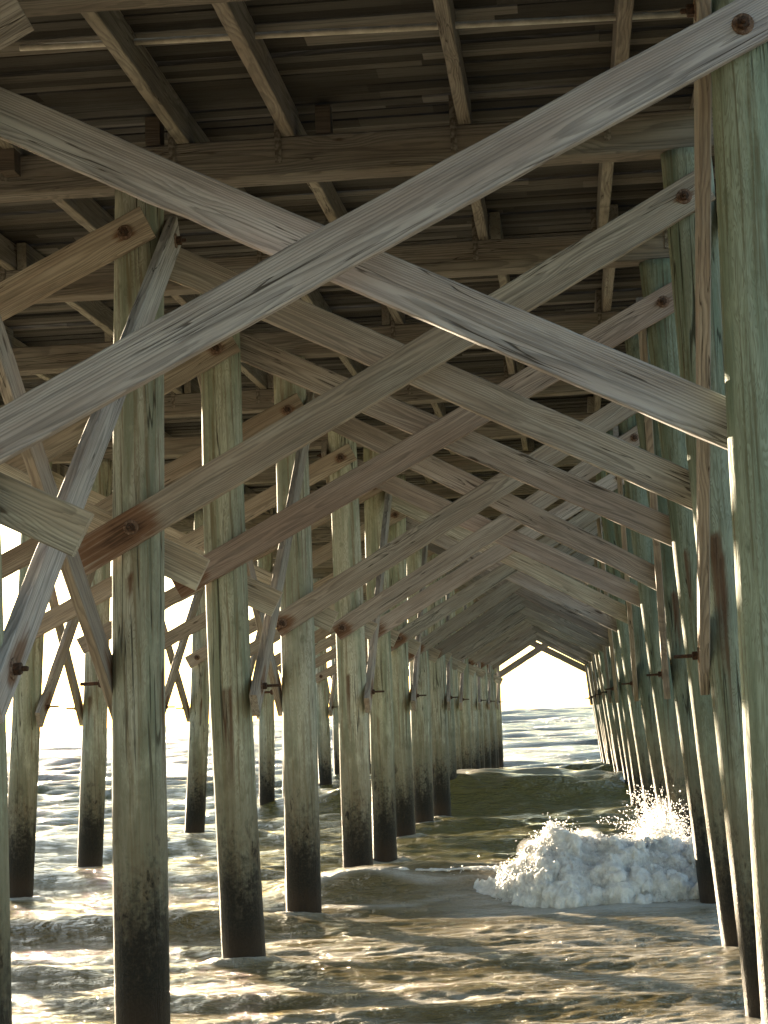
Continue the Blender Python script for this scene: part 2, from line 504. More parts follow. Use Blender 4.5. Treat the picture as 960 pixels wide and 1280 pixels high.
def PX(row, n, z):
    a, k = AX[row][n]
    return a + k * z


def pile_mesh(n, row, top, stains=()):
    seg = 30 if n < 8 else 18
    dz = 0.07 if n < 6 else 0.16
    zb = -1.6
    nz = int((top - zb) / dz)
    a, k = AX[row][n]
    so = random.uniform(0, 900)
    rad = D / 2 * random.uniform(0.96, 1.06)
    bx, by = random.uniform(-.035, .035), random.uniform(-.03, .03)
    v, f, st = [], [], []
    for i in range(nz + 1):
        z = zb + (top - zb) * i / nz
        r = rad * (1.04 - 0.014 * z)
        bend = math.sin(PI * max(0, z) / top)
        for j in range(seg):
            th = 2 * PI * j / seg
            c, s = math.cos(th), math.sin(th)
            d = 1 + 0.045 * mnoise.noise((c * 1.0 + so, s * 1.0, z * 0.45)) + 0.018 * mnoise.noise((c * 4 + so, s * 4, z * 1.1)) + 0.006 * mnoise.noise((c * 9, s * 9 + so, z * 7))
            if z < 0.9: d += 0.018 * mnoise.noise((c * 6, s * 6 + so, z * 14)) * min(1, (0.9 - z) * 2)
            v.append((r * d * c + k * z + bx * bend, r * d * s + by * bend, z))
            q = 0.0
            for (th0, z0, w, drop) in stains:
                da = abs((th - th0 + PI) % (2 * PI) - PI) * r
                if z <= z0 + 0.05: q = max(q, 1.2 - math.hypot(da / w, max(0, z0 - z) / drop) + 0.25 * mnoise.noise((c * 12, s * 12, z * 4)))
            st.append(min(1.0, max(0.0, q)))
    for i in range(nz):
        for j in range(seg):
            m = (j + 1) % seg
            f.append((i * seg + j, i * seg + m, (i + 1) * seg + m, (i + 1) * seg + j))
    f.append(tuple(nz * seg + j for j in range(seg)))
    me = mesh_from('timber_pile', v, f, True)
    me.polygons[len(me.polygons) - 1].use_smooth = False
    if stains:
        at_ = me.attributes.new('stain', 'FLOAT', 'POINT'); at_.data.foreach_set('value', st)
    me.materials.append(M_PILE)
    return me


ROWN = {'L': 'left row of the aisle', 'R': 'right row of the aisle', 'O': 'outer left row'}
rt_ = random.Random(3)
pile_special = {
    ('L', 1): 'thick grey green pile standing nearest in full view, left foreground, dark foot',
    ('L', 0): 'pile cut by the left edge of the photo, dark foot only showing',
    ('R', 0): 'broad teal green pile at the right edge carrying the nearest cross brace',
    ('R', 1): 'leaning pile with a long rust streak just behind the right edge pile',
    ('R', 3): 'leaning pile with a rusty bolt hole, foot in front of the white breaker',
    ('L', 4): 'left aisle pile with a ring of foam round its foot',
}
for row in 'LRO':
    for n in range(NB):
        stains = ()
        if row == 'R' and n == 1: stains = ((-PI * 0.62, 3.1, 0.05, 1.3), (-PI * 0.55, 2.95, 0.02, .5))
        elif row == 'R' and n == 3: stains = ((-PI * 0.60, 3.15, 0.05, 0.6),)
        elif row == 'L' and n == 1: stains = ((-PI * 0.55, 3.05, 0.03, 0.25), (-0.2, 2.4, 0.035, 0.8))
        elif row == 'L' and n == 2: stains = ((-PI * 0.5, 2.3, 0.05, 1.3),)
        elif rt_.random() < .5: stains = ((-PI * rt_.uniform(.3, .7), rt_.uniform(2.4, 3.3), 0.03, rt_.uniform(.3, .9)),)
        me = pile_mesh(n, row, CAPZ[n] - 0.002 if not (row == 'R' and n == 0) else CAPZ[n] + 0.6, stains)
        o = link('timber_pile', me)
        a, k = AX[row][n]
        o.location = (a, YB[n], 0)
        g = rt_.uniform(.86, 1.12)
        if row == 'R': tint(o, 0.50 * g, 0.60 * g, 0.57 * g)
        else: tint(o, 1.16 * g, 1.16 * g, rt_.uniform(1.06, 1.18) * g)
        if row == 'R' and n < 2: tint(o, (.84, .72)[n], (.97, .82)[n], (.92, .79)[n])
        if (row, n) in pile_special: lab, grp = pile_special[(row, n)], 'piles of the pier'
        elif n <= (8 if row == 'L' else 6 if row == 'R' else 9):
            if row == 'O':
                lab = ('slim backlit pile with brown foot, %s one seen in the %s' % (ORD[n - 4], ROWN[row])) if n > 3 else 'outer left pile standing beyond the left edge of the photo'
            else:
                tone = 'grey green' if row == 'L' else 'teal grey leaning'
                lab = '%s pile with black foot, %s in the %s' % (tone, ORD[n], ROWN[row])
            grp = 'outer piles beyond the left edge' if row == 'O' and n < 4 else 'piles of the pier'
        elif n == NB - 1 and row != 'O':
            lab = 'last pile of the %s beside the bright opening to the sea' % ROWN[row]; grp = 'piles of the pier'
        else:
            lab = 'far pile merging with its neighbours in the %s' % ROWN[row]; grp = 'far piles of the ' + ROWN[row]
        tag(o, lab, 'pile', grp)

# ------------------------------------------------------------------ caps, stringers, deck
for n in range(NB):
    xr = PX('R', n, CAPZ[n]) + 0.30
    if n == 0: xr = PX('R', 0, CAPZ[0]) - 0.24
    p0 = Vector((-8.45, YB[n], CAPZ[n] + CAPH / 2)); p1 = Vector((xr, YB[n], CAPZ[n] + CAPH / 2))
    o, _ = plank('cap_beam', p0, p1, Vector((0, -1, 0)), CAPH, CAPW, mat=M_CAP, rough=0.005, ch=0.012)
    g = rt_.uniform(.85, 1.1); tint(o, g, g, g)
    lab = {0: 'dark cap beam along the top left edge of the photo', 1: 'heavy brown cap beam spanning the top, nearest one in full view'}.get(n)
    if not lab:
        lab = 'brown cap beam under the deck, %s from the front' % ORD[n] if n < 6 else 'far cap beam hidden among the crossing braces'
    tag(o, lab, 'beam', 'cap beams under the deck' if n < 6 else 'far cap beams')

# stringers: x of each line at the first full bay, measured at cap one; laps alternate bay by bay
STR_Z = lambda n: CAPZ[n] + CAPH
STRH, STRW = 0.235, 0.085
lines = []
for (px, py) in [(226, 176), (361, 170), (581, 158), (776, 90)]:
    d = at(px, py, 10.0) - Vector((0, 0, EYE)); t = (STR_Z(1) - EYE) / d.z
    lines.append(d.x * t)
lines = [-8.35, -7.2, -5.95, -4.7, -3.6] + lines + [1.12]
NSTR = 9
sp_lab = {5: 'slanting pale edged joist, leftmost of the four at the top', 6: 'joist at the top with a chipped pale edge, left of centre',
          7: 'joist running into the top beam right of centre', 8: 'rightmost joist at the top with a pale lit face'}
for n in range(0, NSTR):
    for i, x in enumerate(lines):
        lap = 0.045 if n % 2 == 0 else -0.045
        if n >= 1 and i >= 5: lap += 0.02
        xx = x + lap + rj.uniform(-.03, .03) * (n > 0)
        if n == 0: xx = x
        za, zb = STR_Z(n) + STRH / 2 + 0.002, STR_Z(n + 1) + STRH / 2 + 0.002
        p0 = Vector((xx, YB[n] - 0.02, za)); p1 = Vector((xx, YB[n + 1] + (0.02), zb))
        if n == 0: p0 = Vector((xx, 6.2, za))
        o, L = plank('deck_joist', p0, p1, Vector((1, 0, 0)), STRH, STRW, 0.10, 0.10, mat=M_DECK, rough=0.004)
        g = rt_.uniform(.9, 1.25); tint(o, g, g * rt_.uniform(.97, 1.03), g * .97)
        if n < 4:
            # hanger strap hooked over the cap below the joist end
            v = [(-.004, -.022, -.30), (.004, -.022, -.30), (.004, .022, -.30), (-.004, .022, -.30), (-.004, -.022, .08), (.004, -.022, .08), (.004, .022, .08), (-.004, .022, .08)]
            f = [(0, 1, 5, 4), (1, 2, 6, 5), (2, 3, 7, 6), (3, 0, 4, 7), (4, 5, 6, 7), (3, 2, 1, 0)]
            s_ = link('strap', mesh_from('strap', v, f), M_GALV, o)
            s_.matrix_world = Matrix.Translation((xx - 0.075, YB[n + 1] - CAPW / 2 - 0.009, zb + 0.0)) @ Matrix.Rotation(PI / 2, 4, 'Z')
        if n == 0 and i in sp_lab: tag(o, sp_lab[i], 'joist', 'deck joists')
        elif n == 0: tag(o, '%s joist from the outer edge of the deck, above the front bay' % ['outermost', 'second', 'third', 'fourth', 'fifth'][i] if i < 5 else 'edge joist over the right row of piles, front bay', 'joist', 'deck joists')
        elif n < 4 and 4 <= i < 9:
            tag(o, 'joist of the bay behind the %s cap beam, %s' % (ORD[n], ['', '', '', '', 'left of the foreground pile row', 'first line right of the left piles', 'second line right of the left piles', 'line at the middle of the aisle', 'line next to the right piles'][i]), 'joist', 'deck joists')
        else: tag(o, 'dim joist under the deck in the outer or far bays', 'joist', 'far deck joists')

# dark scab blocks on top of the first cap, beside the joists
for k, (px, lab) in enumerate([(187, 'dark square block on the top beam beside the leftmost joist'), (402, 'dark square block on the top beam left of centre'), (12, 'small rusty block on the top beam at the left edge')]):
    p = at(px, 165, YB[1] - 0.2)
    o, _ = plank('wood_block', Vector((p.x - .05, YB[1] - 0.02, STR_Z(1) + 0.11)), Vector((p.x + .05, YB[1] - 0.02, STR_Z(1) + 0.11)), Vector((0, -1, 0)), 0.2, 0.16, mat=M_CAP)
    if k == 2: o.location.z -= 0.17; o.location.y -= 0.19
    tint(o, .55, .5, .48); tag(o, lab, 'block', 'wood blocks on the beam')

# deck boards: one deck, its boards a pattern of the mesh (gaps, lifted boards, lapped ends)
def deck_mesh():
    v, f, tn = [], [], []
    y = -45.0
    r = random.Random(21)
    while y < YB[-1] + 0.4:
        w = r.choice([0.138, 0.14, 0.142, 0.185])
        z0 = np.interp(y, YB, CAPZ) + CAPH + STRH + 0.006 + r.uniform(0, 0.030)
        joints = sorted([-8.5 + r.uniform(-.05, .05), r.uniform(-5.5, -3.0), r.uniform(-1.5, 0.5), 1.55 + r.uniform(-.04, .04)])
        for a, b_ in zip(joints, joints[1:]):
            zz = z0 + r.uniform(0, 0.006)
            n = 5
            base = len(v)
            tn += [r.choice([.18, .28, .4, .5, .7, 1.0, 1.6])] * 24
            for k in range(n + 1):
                x = a + 0.0005 + (b_ - a - 0.001) * k / n
                dz = mnoise.noise((x * 0.6, y * 3.1, 4)) * 0.006
                dy = mnoise.noise((x * 0.9, y * 5.3, 9)) * 0.004
                tilt = mnoise.noise((x * .3, y * 7.7, 2)) * 0.006
                v += [(x, y + dy, zz + dz - tilt), (x, y + w + dy, zz + dz + tilt), (x, y + w + dy, zz + .038 + dz + tilt), (x, y + dy, zz + .038 + dz - tilt)]
            for k in range(n):
                q = base + 4 * k
                for m in range(4):
                    m2 = (m + 1) % 4
                    f.append((q + m, q + m2, q + 4 + m2, q + 4 + m))
            f.append((base + 3, base + 2, base + 1, base)); q = base + 4 * n; f.append((q, q + 1, q + 2, q + 3))
        y += w + r.choice([0.006, 0.009, 0.012, 0.016, 0.022])
    me = mesh_from('pier_deck', v, f)
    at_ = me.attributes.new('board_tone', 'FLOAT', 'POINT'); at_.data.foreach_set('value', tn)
    return me


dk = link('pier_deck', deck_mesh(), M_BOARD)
tag(dk, 'dark underside of the pier deck, boards with light in the gaps', 'deck')

# thin pale rod running crosswise just under the deck boards
v, f = ring_mesh([(0, 0.019), (3.9, 0.019)], 10)
cd = link('thin_rod', mesh_from('thin_rod', v, f, True), M_PALE_ROD)
p0, p1 = at(25, 60, 11.9), at(858, 17, 11.9)
cd.matrix_world = Matrix.Translation(p0) @ (p1 - p0).to_track_quat('Z', 'Y').to_matrix().to_4x4() @ Matrix.Scale((p1 - p0).length / 3.9, 4, (0, 0, 1))
tag(cd, 'thin pale rod crossing under the deck boards near the top', 'pipe')

# ------------------------------------------------------------------ transverse braces
BW, BT = 0.232, 0.058
FRONT = Vector((0, -1, 0))
# tones from the photograph for the nearest ones
toneA = {0: (1.02, 1.02, 1.10), 1: (.92, .88, .80), 2: (.84, .72, .66), 3: (.90, .84, .76), 4: (.88, .82, .76)}
toneB = {0: (.98, .97, 1.03), 1: (.92, .88, .82), 2: (.84, .76, .70), 3: (.88, .80, .74), 4: (.86, .78, .74)}


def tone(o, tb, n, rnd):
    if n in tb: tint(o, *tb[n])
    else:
        g = rnd.uniform(.62, 1.1) if n < 7 else rnd.uniform(.40, .80); tint(o, g, g * rnd.uniform(.95, 1.0), g * rnd.uniform(.88, .98))  # farther bents tinted darker, shade of the tunnel put into the colour


HI, LO = 3.25 + EYE, 1.22 + EYE
rb = random.Random(9)
for n in range(NB):
    yf, yb = YB[n] - D / 2 - BT / 2 - .012, YB[n] + D / 2 + BT / 2 + .012
    # right row high -> left row low, on the camera side
    hi, lo = HI + rb.uniform(-.05, .05), LO + rb.uniform(-.06, .06)
    if 11 <= n <= 16: hi += .16 + .02 * (n - 11); lo += .16 + .02 * (n - 11)
    pr, pl = Vector((PX('R', n, hi), yf, hi)), Vector((PX('L', n, lo), yf, lo))
    if n == 0: pr, pl = at(928, 33, yf), at(-36, 566, yf)
    if n == 1: pr, pl = at(855, 247, yf), at(165, 660, yf)
    if n == 2: pr, pl = at(829, 378, yf), at(240, 722, yf)
    if n == 3: pl = at(353, 779, yf)
    if n == 4: pl = at(428, 785, yf)
    oL = {0: .5, 1: .45, 2: .16, 3: .08, 4: .1}.get(n, rb.uniform(.1, .35))
    stA = [(0, 0.02, .12, 1)] if n != 2 else [(0, 0.02, .13, 1), (1, 0, .05, 0)]
    if n in (1,): stA = [(0, 0.0, 0.20, 1)]
    o, L = plank('cross_brace', pl, pr, FRONT, BW, BT, oL, .17 if n else .35, mat=M_GREY, stain=stA + ([(1, 0.0, .045, 0)] if n != 2 else []), warp=rb.uniform(-.008, .008))
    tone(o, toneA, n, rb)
    # the plank's +Y side is its front (normal looks at the camera)
    add_bolt(o, L - (.17 if n else .35), 1, BT); add_bolt(o, oL, 1, BT)
    lab = {0: 'silver grey cracked brace climbing to the top right corner, nearest of all', 1: 'grey brown brace climbing right, second behind the nearest, rust patch at its lower bolt',
           2: 'reddish brown brace climbing right to a rusty bolt, third from the front', 3: 'brown brace climbing right, cut end with rusty hole at the third left pile',
           4: 'brown brace climbing right, cut end with rusty hole at the fourth left pile'}.get(n)
    tag(o, lab or ('brace climbing right, %s from the front in the aisle' % ORD[n] if n < 8 else 'far brace of the tunnel roof climbing right'), 'brace', 'aisle braces climbing right' if n < 8 else 'far aisle braces climbing right')
    # left row high -> right row low, on the sea side
    hi, lo = HI + rb.uniform(-.06, .02), LO + rb.uniform(-.06, .06)
    if 11 <= n <= 16: hi += .16 + .02 * (n - 11); lo += .16 + .02 * (n - 11)
    pl, pr = Vector((PX('L', n, hi), yb, hi)), Vector((PX('R', n, lo), yb, lo))
    if n == 0: pl, pr = at(-36, 125, yb), at(940, 542, yb)
    if n == 1: pl, pr = at(178, 313, yb), at(895, 627, yb)
    if n == 2: pl, pr = at(280, 424, yb), at(868, 677, yb)
    if n == 3: pl, pr = at(366, 500, yb), at(845, 735, yb)
    o, L = plank('cross_brace', pl, pr, FRONT, BW, BT, .2, .16, mat=M_GREY, warp=rb.uniform(-.008, .008))
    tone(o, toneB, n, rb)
    add_bolt(o, .2, -1, BT); add_bolt(o, L - .16, -1, BT)
    lab = {0: 'grey brace with wavy grain falling from the left edge to the right pile, nearest', 1: 'brown grey brace falling right, second from the front, tucked behind the first',
           2: 'reddish brown brace falling right, third from the front', 3: 'brown brace falling right with two dark nail holes, fourth from the front'}.get(n)
    tag(o, lab or ('brace falling right, %s from the front in the aisle' % ORD[n] if n < 8 else 'far brace of the tunnel roof falling right'), 'brace', 'aisle braces falling right' if n < 8 else 'far aisle braces falling right')
    # outer bay
    hi, lo = HI + rb.uniform(-.05, .05), LO + rb.uniform(-.06, .06)
    pl, pr = Vector((PX('O', n, lo), yf - .002, lo)), Vector((PX('L', n, hi), yf - .002, hi))
    if n == 0: pr = at(-40, 50, yf)
    if n == 1:
        pr = at(157, 292, yf); q = at(0, 378, yf); k = (PX('O', 1, lo) - pr.x) / (q.x - pr.x); pl = pr + (q - pr) * k
    o, L = plank('cross_brace', pl, pr, FRONT, BW, BT, .2, .17 if n else .3, mat=M_GREY, stain=[(1, 0, .07, 0)])
    tint(o, *[(.95, .92, .92), (.94, .83, .70)][n] if n < 2 else (lambda g: (g, g * .88, g * .74))(rb.uniform(.7, .95)))
    add_bolt(o, L - (.17 if n else .3), 1, BT); add_bolt(o, .2, 1, BT)
    lab = {0: 'sawn grey plank end poking in at the top left corner', 1: 'tan brace with a big rusty bolt near its cut end on the foreground pile'}.get(n)
    tag(o, lab or ('outer bay brace rising to the %s pile of the left row' % ORD[n] if n < 7 else 'far outer bay brace rising to the left row'), 'brace', 'outer bay braces rising right' if n < 7 else 'far outer bay braces rising right')
    hi = HI + rb.uniform(-.05, .05)
    lo2 = 1.20 + EYE
    pl, pr = Vector((PX('O', n, hi), yb + .002, hi)), Vector((PX('L', n, lo2), yb + .002, lo2))
    if n == 0: pr = at(-20, 612, yb)
    o, L = plank('cross_brace', pl, pr, FRONT, BW, BT, .2, .55 if n == 0 else .42 if n < 4 else rb.uniform(.25, .45), mat=M_GREY)
    tint(o, *(lambda g: (g, g * .95, g * .82))(rb.uniform(1.1, 1.3)))
    add_bolt(o, .2, -1, BT)
    lab = {0: 'tan plank with a square cut end by the left edge, crossing the slanted brace', 1: 'pale plank with a square cut end jutting from behind the foreground pile',
           2: 'pale plank with a square cut end jutting from behind the second left pile', 3: 'pale plank with a square cut end jutting from behind the third left pile'}.get(n)
    tag(o, lab or ('outer bay brace falling to the %s pile of the left row' % ORD[n] if n < 7 else 'far outer bay brace falling to the left row'), 'brace', 'outer bay braces falling right' if n < 7 else 'far outer bay braces falling right')

# ------------------------------------------------------------------ longitudinal braces, every second bay, one on each side of the row
LHI, LLO = 3.28 + EYE, 0.30 + EYE
for row in 'LRO':
    for n in range(0, NB - 1, 2):
        for side in (-1, 1):
            top, bot = (n + 1, n) if side > 0 else (n, n + 1)
            off = side * (D / 2 + BT / 2 + .012)
            pt = Vector((PX(row, top, LHI) + off, YB[top], LHI)); pb = Vector((PX(row, bot, LLO) + off, YB[bot], LLO))
            o, L = plank('slanted_brace', pb, pt, Vector((side, 0, 0)), 0.225, BT + .008, .28, .16, mat=M_GREY, stain=[(0, 0, .10, -1)])
            tint(o, *[(1.08, 1.08, 1.13) if side > 0 and row == 'L' and n == 0 else (.85, .8, .74)][0])
            facing = 1
            add_bolt(o, .28, facing, BT, long=not (row == 'L' and n == 0 and side > 0), s=1.0 if not (row == 'L' and n == 0) else 1.05)
            add_bolt(o, L - .16, facing, BT)
            where = {'L': 'left piles', 'R': 'right piles', 'O': 'outer left piles'}[row]
            sd = 'aisle side' if (side > 0) == (row == 'L') else 'far side'
            if row == 'O': sd = 'inner side' if side > 0 else 'outer side'
            lab = {('L', 0, 1): 'bluish grey slanted brace from the foreground pile down to the left edge, rusty bolt', ('L', 0, -1): 'slanted brace falling from the left edge to the foreground pile foot side',
                   ('R', 0, -1): 'tall narrow plank seen nearly edge on, hanging beside the right edge pile'}.get((row, n, side))
            if not lab:
                if row == 'O' and n < 4: lab = 'slanted brace between outer piles beyond the left edge'
                elif n < 7: lab = 'slanted brace on the %s of the %s %s' % (sd, ORD[(n - 4 if row == 'O' else n) // 2] + ' braced bay of the', where)
                else: lab = 'far slanted brace on the %s of the %s' % (sd, where)
            tag(o, lab, 'brace', 'slanted braces beyond the left edge' if row == 'O' and n < 4 else 'slanted braces along the pile rows' if n < 7 else 'far slanted braces on the %s of the %s' % (sd, where))

# bolt ends that stick out of piles without a plank on that side
rod_me = bolt_mesh(0.17); rod_me.materials.append(M_RUST)

# ------------------------------------------------------------------ water
def water():
    ys = np.concatenate([np.linspace(1.0, 11.0, 60)[:-1], np.geomspace(11.0, 62.0, 760)[:-1], np.geomspace(62.0, 4000.0, 950), np.geomspace(4200.0, 45000.0, 24)])
    ts = np.concatenate([-np.geomspace(0.42, 8.0, 46)[::-1][:-1], np.linspace(-0.42, 0.20, 520), np.geomspace(0.20, 8.0, 46)[1:]])
    Yg, Tg = np.meshgrid(ys, ts, indexing='ij')
    X = Tg * Yg
    Y = Yg.copy()
    Z = np.zeros_like(X); DX = np.zeros_like(X); DY = np.zeros_like(X)
    r = np.random.default_rng(4)
    cell = np.maximum(np.gradient(ys)[:, None], 0.0012 * Y)
    # wind sea and chop running to the shore (-Y), short crested
    for k in range(90):
        lam = 0.28 * (5.5 / 0.28) ** (k / 89)
        ang = r.normal(0, 0.42 if lam > 1.2 else 0.75)
        kx, ky = math.sin(ang) * 2 * PI / lam, -math.cos(ang) * 2 * PI / lam
        a = 0.0062 * lam ** 0.78 * r.uniform(.6, 1.3)
        ph = kx * X + ky * Y + r.uniform(0, 6.28)
        fade = np.clip((lam / cell - 3) / 4, 0, 1)
        grp = 0.6 + 0.5 * np.sin(X * r.uniform(.1, .5) + Y * r.uniform(.1, .5) + r.uniform(0, 6))
        A = a * fade * grp * np.clip(0.45 + (Y - 14) / 40, 0.45, 1) * (0.62 if lam < 1.6 else 1.0)
        Z += A * np.cos(ph)
        q = 0.85
        DX -= q * A * kx / math.hypot(kx, ky) * np.sin(ph); DY -= q * A * ky / math.hypot(kx, ky) * np.sin(ph)
    for k in range(36):
        lam = 0.11 * (0.34 / 0.11) ** (k / 35)
        ang = r.normal(0, 0.9)
        kx, ky = math.sin(ang) * 2 * PI / lam, -math.cos(ang) * 2 * PI / lam
        fade = np.clip((lam / cell - 2.6) / 2, 0, 1) * (0.3 + 0.7 * np.clip(np.sin(X * r.uniform(.4, 1.5) + Y * r.uniform(.4, 1.5) + r.uniform(0, 6)), 0, 1))
        Z += 0.0055 * lam * r.uniform(.6, 1.3) * fade * np.cos(kx * X + ky * Y + r.uniform(0, 6.28))
    # the open sea: steeper wind waves whose size follows what the sheet can carry
    for k in range(48):
        lam = 0.5 * (60.0 / 0.5) ** (k / 47)
        ang = r.normal(0, 0.85)
        kx, ky = math.sin(ang) * 2 * PI / lam, -math.cos(ang) * 2 * PI / lam
        ph = kx * X + ky * Y + r.uniform(0, 6.28)
        fade = np.clip((lam / cell - 3.5) / 4, 0, 1) * np.clip((Y - 26) / 40, 0, 1) * np.clip(14 - lam / cell * 0.25, 0, 8) / 8
        A = 0.0175 * lam ** 0.90 * np.minimum(1, (np.maximum(2.6, Y / 32) / lam) ** 1.0) * fade * (0.75 + 0.5 * np.sin(X * r.uniform(.02, .2) + Y * r.uniform(.02, .1) + r.uniform(0, 6)))
        Z += A * np.cos(ph)
        DY -= 0.8 * A * ky / math.hypot(kx, ky) * np.sin(ph)
    # swell lines
    def ridge(yc, amp, w_front, w_back, wob, x0=-1e9, x1=1e9, soft=2.0, seed=0):
        rr = np.random.default_rng(seed)
        c = yc + wob * (np.sin(X * 0.31 + seed) + 0.5 * np.sin(X * 0.83 + 2 * seed) + 0.25 * np.sin(X * 2.1 + seed))
        d = Y - c
        prof = np.where(d < 0, np.exp(-(d / w_front) ** 2), np.exp(-(d / w_back) ** 2))
        win = 1 / (1 + np.exp(-(X - x0) / soft * 4)) / (1 + np.exp((X - x1) / soft * 4))
        mod = 0.85 + 0.15 * np.sin(X * 0.5 + seed * 3)
        return amp * prof * win * mod
    Z += ridge(46.5, 0.74, 1.6, 3.6, 0.25, -6.5, 12, 3.0, 1)
    Z += ridge(60.0, 0.35, 2.5, 4.0, 0.5, seed=2)
    Z += ridge(24.2, 0.36, 0.9, 1.6, 0.15, -3.4, 2.2, 1.4, 3)
    Z += ridge(33.0, 0.22, 1.1, 2.2, 0.3, seed=4)
    Z += ridge(21.0, 0.22, 0.55, 1.3, 0.22, -30, -3.2, 1.2, 5)
    Z += ridge(28.0, 0.20, 0.7, 1.5, 0.3, -40, -3.6, 1.2, 6)
    for yc, am in ((14.3, .05), (15.6, .06), (17.2, .06), (18.6, .05)):
        Z += ridge(yc, am, 0.28, 0.55, 0.22, seed=int(yc * 10) % 17)
    X2, Y2 = X + DX, Y + DY
    # foam attribute: trail of the breaker, collars round piles, thin lines on small crests
    foam = np.zeros_like(X)
    foam = np.maximum(foam, 1.0 * np.exp(-(np.maximum(0, 21.75 - Y) / 0.45) ** 2) * np.exp(-(np.maximum(0, Y - 23.5) / 0.6) ** 2) / (1 + np.exp(-(X + 1.2) * 4)) / (1 + np.exp((X - 2.4) * 4)))
    crest = 24.0 + 0.2 * np.sin(X * 1.7) + 0.1 * np.sin(X * 4.3)
    foam = np.maximum(foam, 0.85 * np.exp(-((Y - crest + .25) / 0.16) ** 2) * (X > -3.4) * (X < 1.5))
    cr2 = 22.9 + 0.25 * np.sin(X * 1.1 + 1) + 0.12 * np.sin(X * 3.7)
    foam = np.maximum(foam, 0.6 * np.exp(-((Y - cr2) / 0.13) ** 2) * (X > -3.6) * (X < 0))
    foam = np.maximum(foam, 0.75 * np.exp(-((Y - 21.0 - 0.22 * (np.sin(X * .31 + 5))) / 0.10) ** 2) * (X < -3.2) * (0.5 + 0.5 * np.sin(X * 2.0)))
    for row in 'LRO':
        for n in range(NB):
            a, _ = AX[row][n]
            dd = np.hypot(X2 - a, Y2 - YB[n])
            ring = np.exp(-((dd - 0.27) / 0.10) ** 2) * ((0.7 if row != 'R' else 0.35) if n != 4 else 1.1)
            foam = np.maximum(foam, ring * (n < 9))
            if n < 9: Z += (0.045 if row != 'R' else 0.012) * np.exp(-((dd - 0.24) / 0.09) ** 2)
    foam = np.maximum(foam, 0.9 * np.exp(-((Y - 19.2) / 1.6) ** 2 - ((X - 1.6) / .5) ** 2))
    far_foam = np.clip((np.sin(X * .2 + 3) * .5 + .5) * np.exp(-((Y - 47.5) / .8) ** 2), 0, 1) * .5
    foam = np.maximum(foam, far_foam * (X > -6))
    ny, nx = X.shape
    V = np.stack([X2, Y2, Z], -1).reshape(-1, 3).astype(np.float32)
    idx = np.arange(ny * nx).reshape(ny, nx)
    F = np.stack([idx[:-1, :-1], idx[:-1, 1:], idx[1:, 1:], idx[1:, :-1]], -1).reshape(-1, 4).astype(np.int32)
    me = bpy.data.meshes.new('sea_water')
    me.vertices.add(len(V)); me.vertices.foreach_set('co', V.ravel())
    me.loops.add(F.size); me.loops.foreach_set('vertex_index', F.ravel())
    me.polygons.add(len(F)); me.polygons.foreach_set('loop_start', np.arange(0, F.size, 4, dtype=np.int32))
    me.polygons.foreach_set('use_smooth', np.ones(len(F), dtype=bool))
    me.update(calc_edges=True)
    at_ = me.attributes.new('foam', 'FLOAT', 'POINT'); at_.data.foreach_set('value', np.clip(foam, 0, 1).ravel().astype(np.float32))
    return me


w = link('sea_water', water(), M_WATER)
tag(w, 'shallow olive brown sea with foam streaks and sun glitter', 'water', kind='structure')

# beach behind and under the photographer, sloping below the water
v = [(-4000, -4000, 3.0), (4000, -4000, 3.0), (4000, -30, 1.6), (-4000, -30, 1.6), (-4000, -2, 0.35), (4000, -2, 0.35), (-4000, 4, -0.35), (4000, 4, -0.35), (-4000, 30, -1.6), (4000, 30, -1.6), (-4000, 46000, -30), (4000, 46000, -30)]
f = [(0, 1, 2, 3), (3, 2, 5, 4), (4, 5, 7, 6), (6, 7, 9, 8), (8, 9, 11, 10)]
tag(link('beach_sand', mesh_from('beach_sand', v, f), M_SAND), 'wet sand sloping under the sea', 'ground', kind='structure')


# ------------------------------------------------------------------ the breaker and its spray
def roller_h(x):
    """height of the foam roller along its crest"""
    h = np.interp(x, [-1.9, -1.3, -0.95, -0.7, -0.55, -0.36, -0.1, 0.35, 0.9, 1.5], [0.0, 0.10, 0.20, 0.34, 0.56, 0.72, 0.62, 0.57, 0.52, 0.48])
    return float(h) + 0.05 * mnoise.noise((x * 3.1, 4, 2))


def roller_c(x):
    return 23.15 - 0.10 * x + 0.12 * mnoise.noise((x * 1.3, 1, 7))


def roller_toe(x):
    return float(np.interp(x, [-1.9, -1.0, -0.7, -0.3, 0.3, 1.5], [22.9, 22.75, 22.4, 22.05, 21.95, 21.9])) + 0.10 * mnoise.noise((x * 2.3, 5, 3))


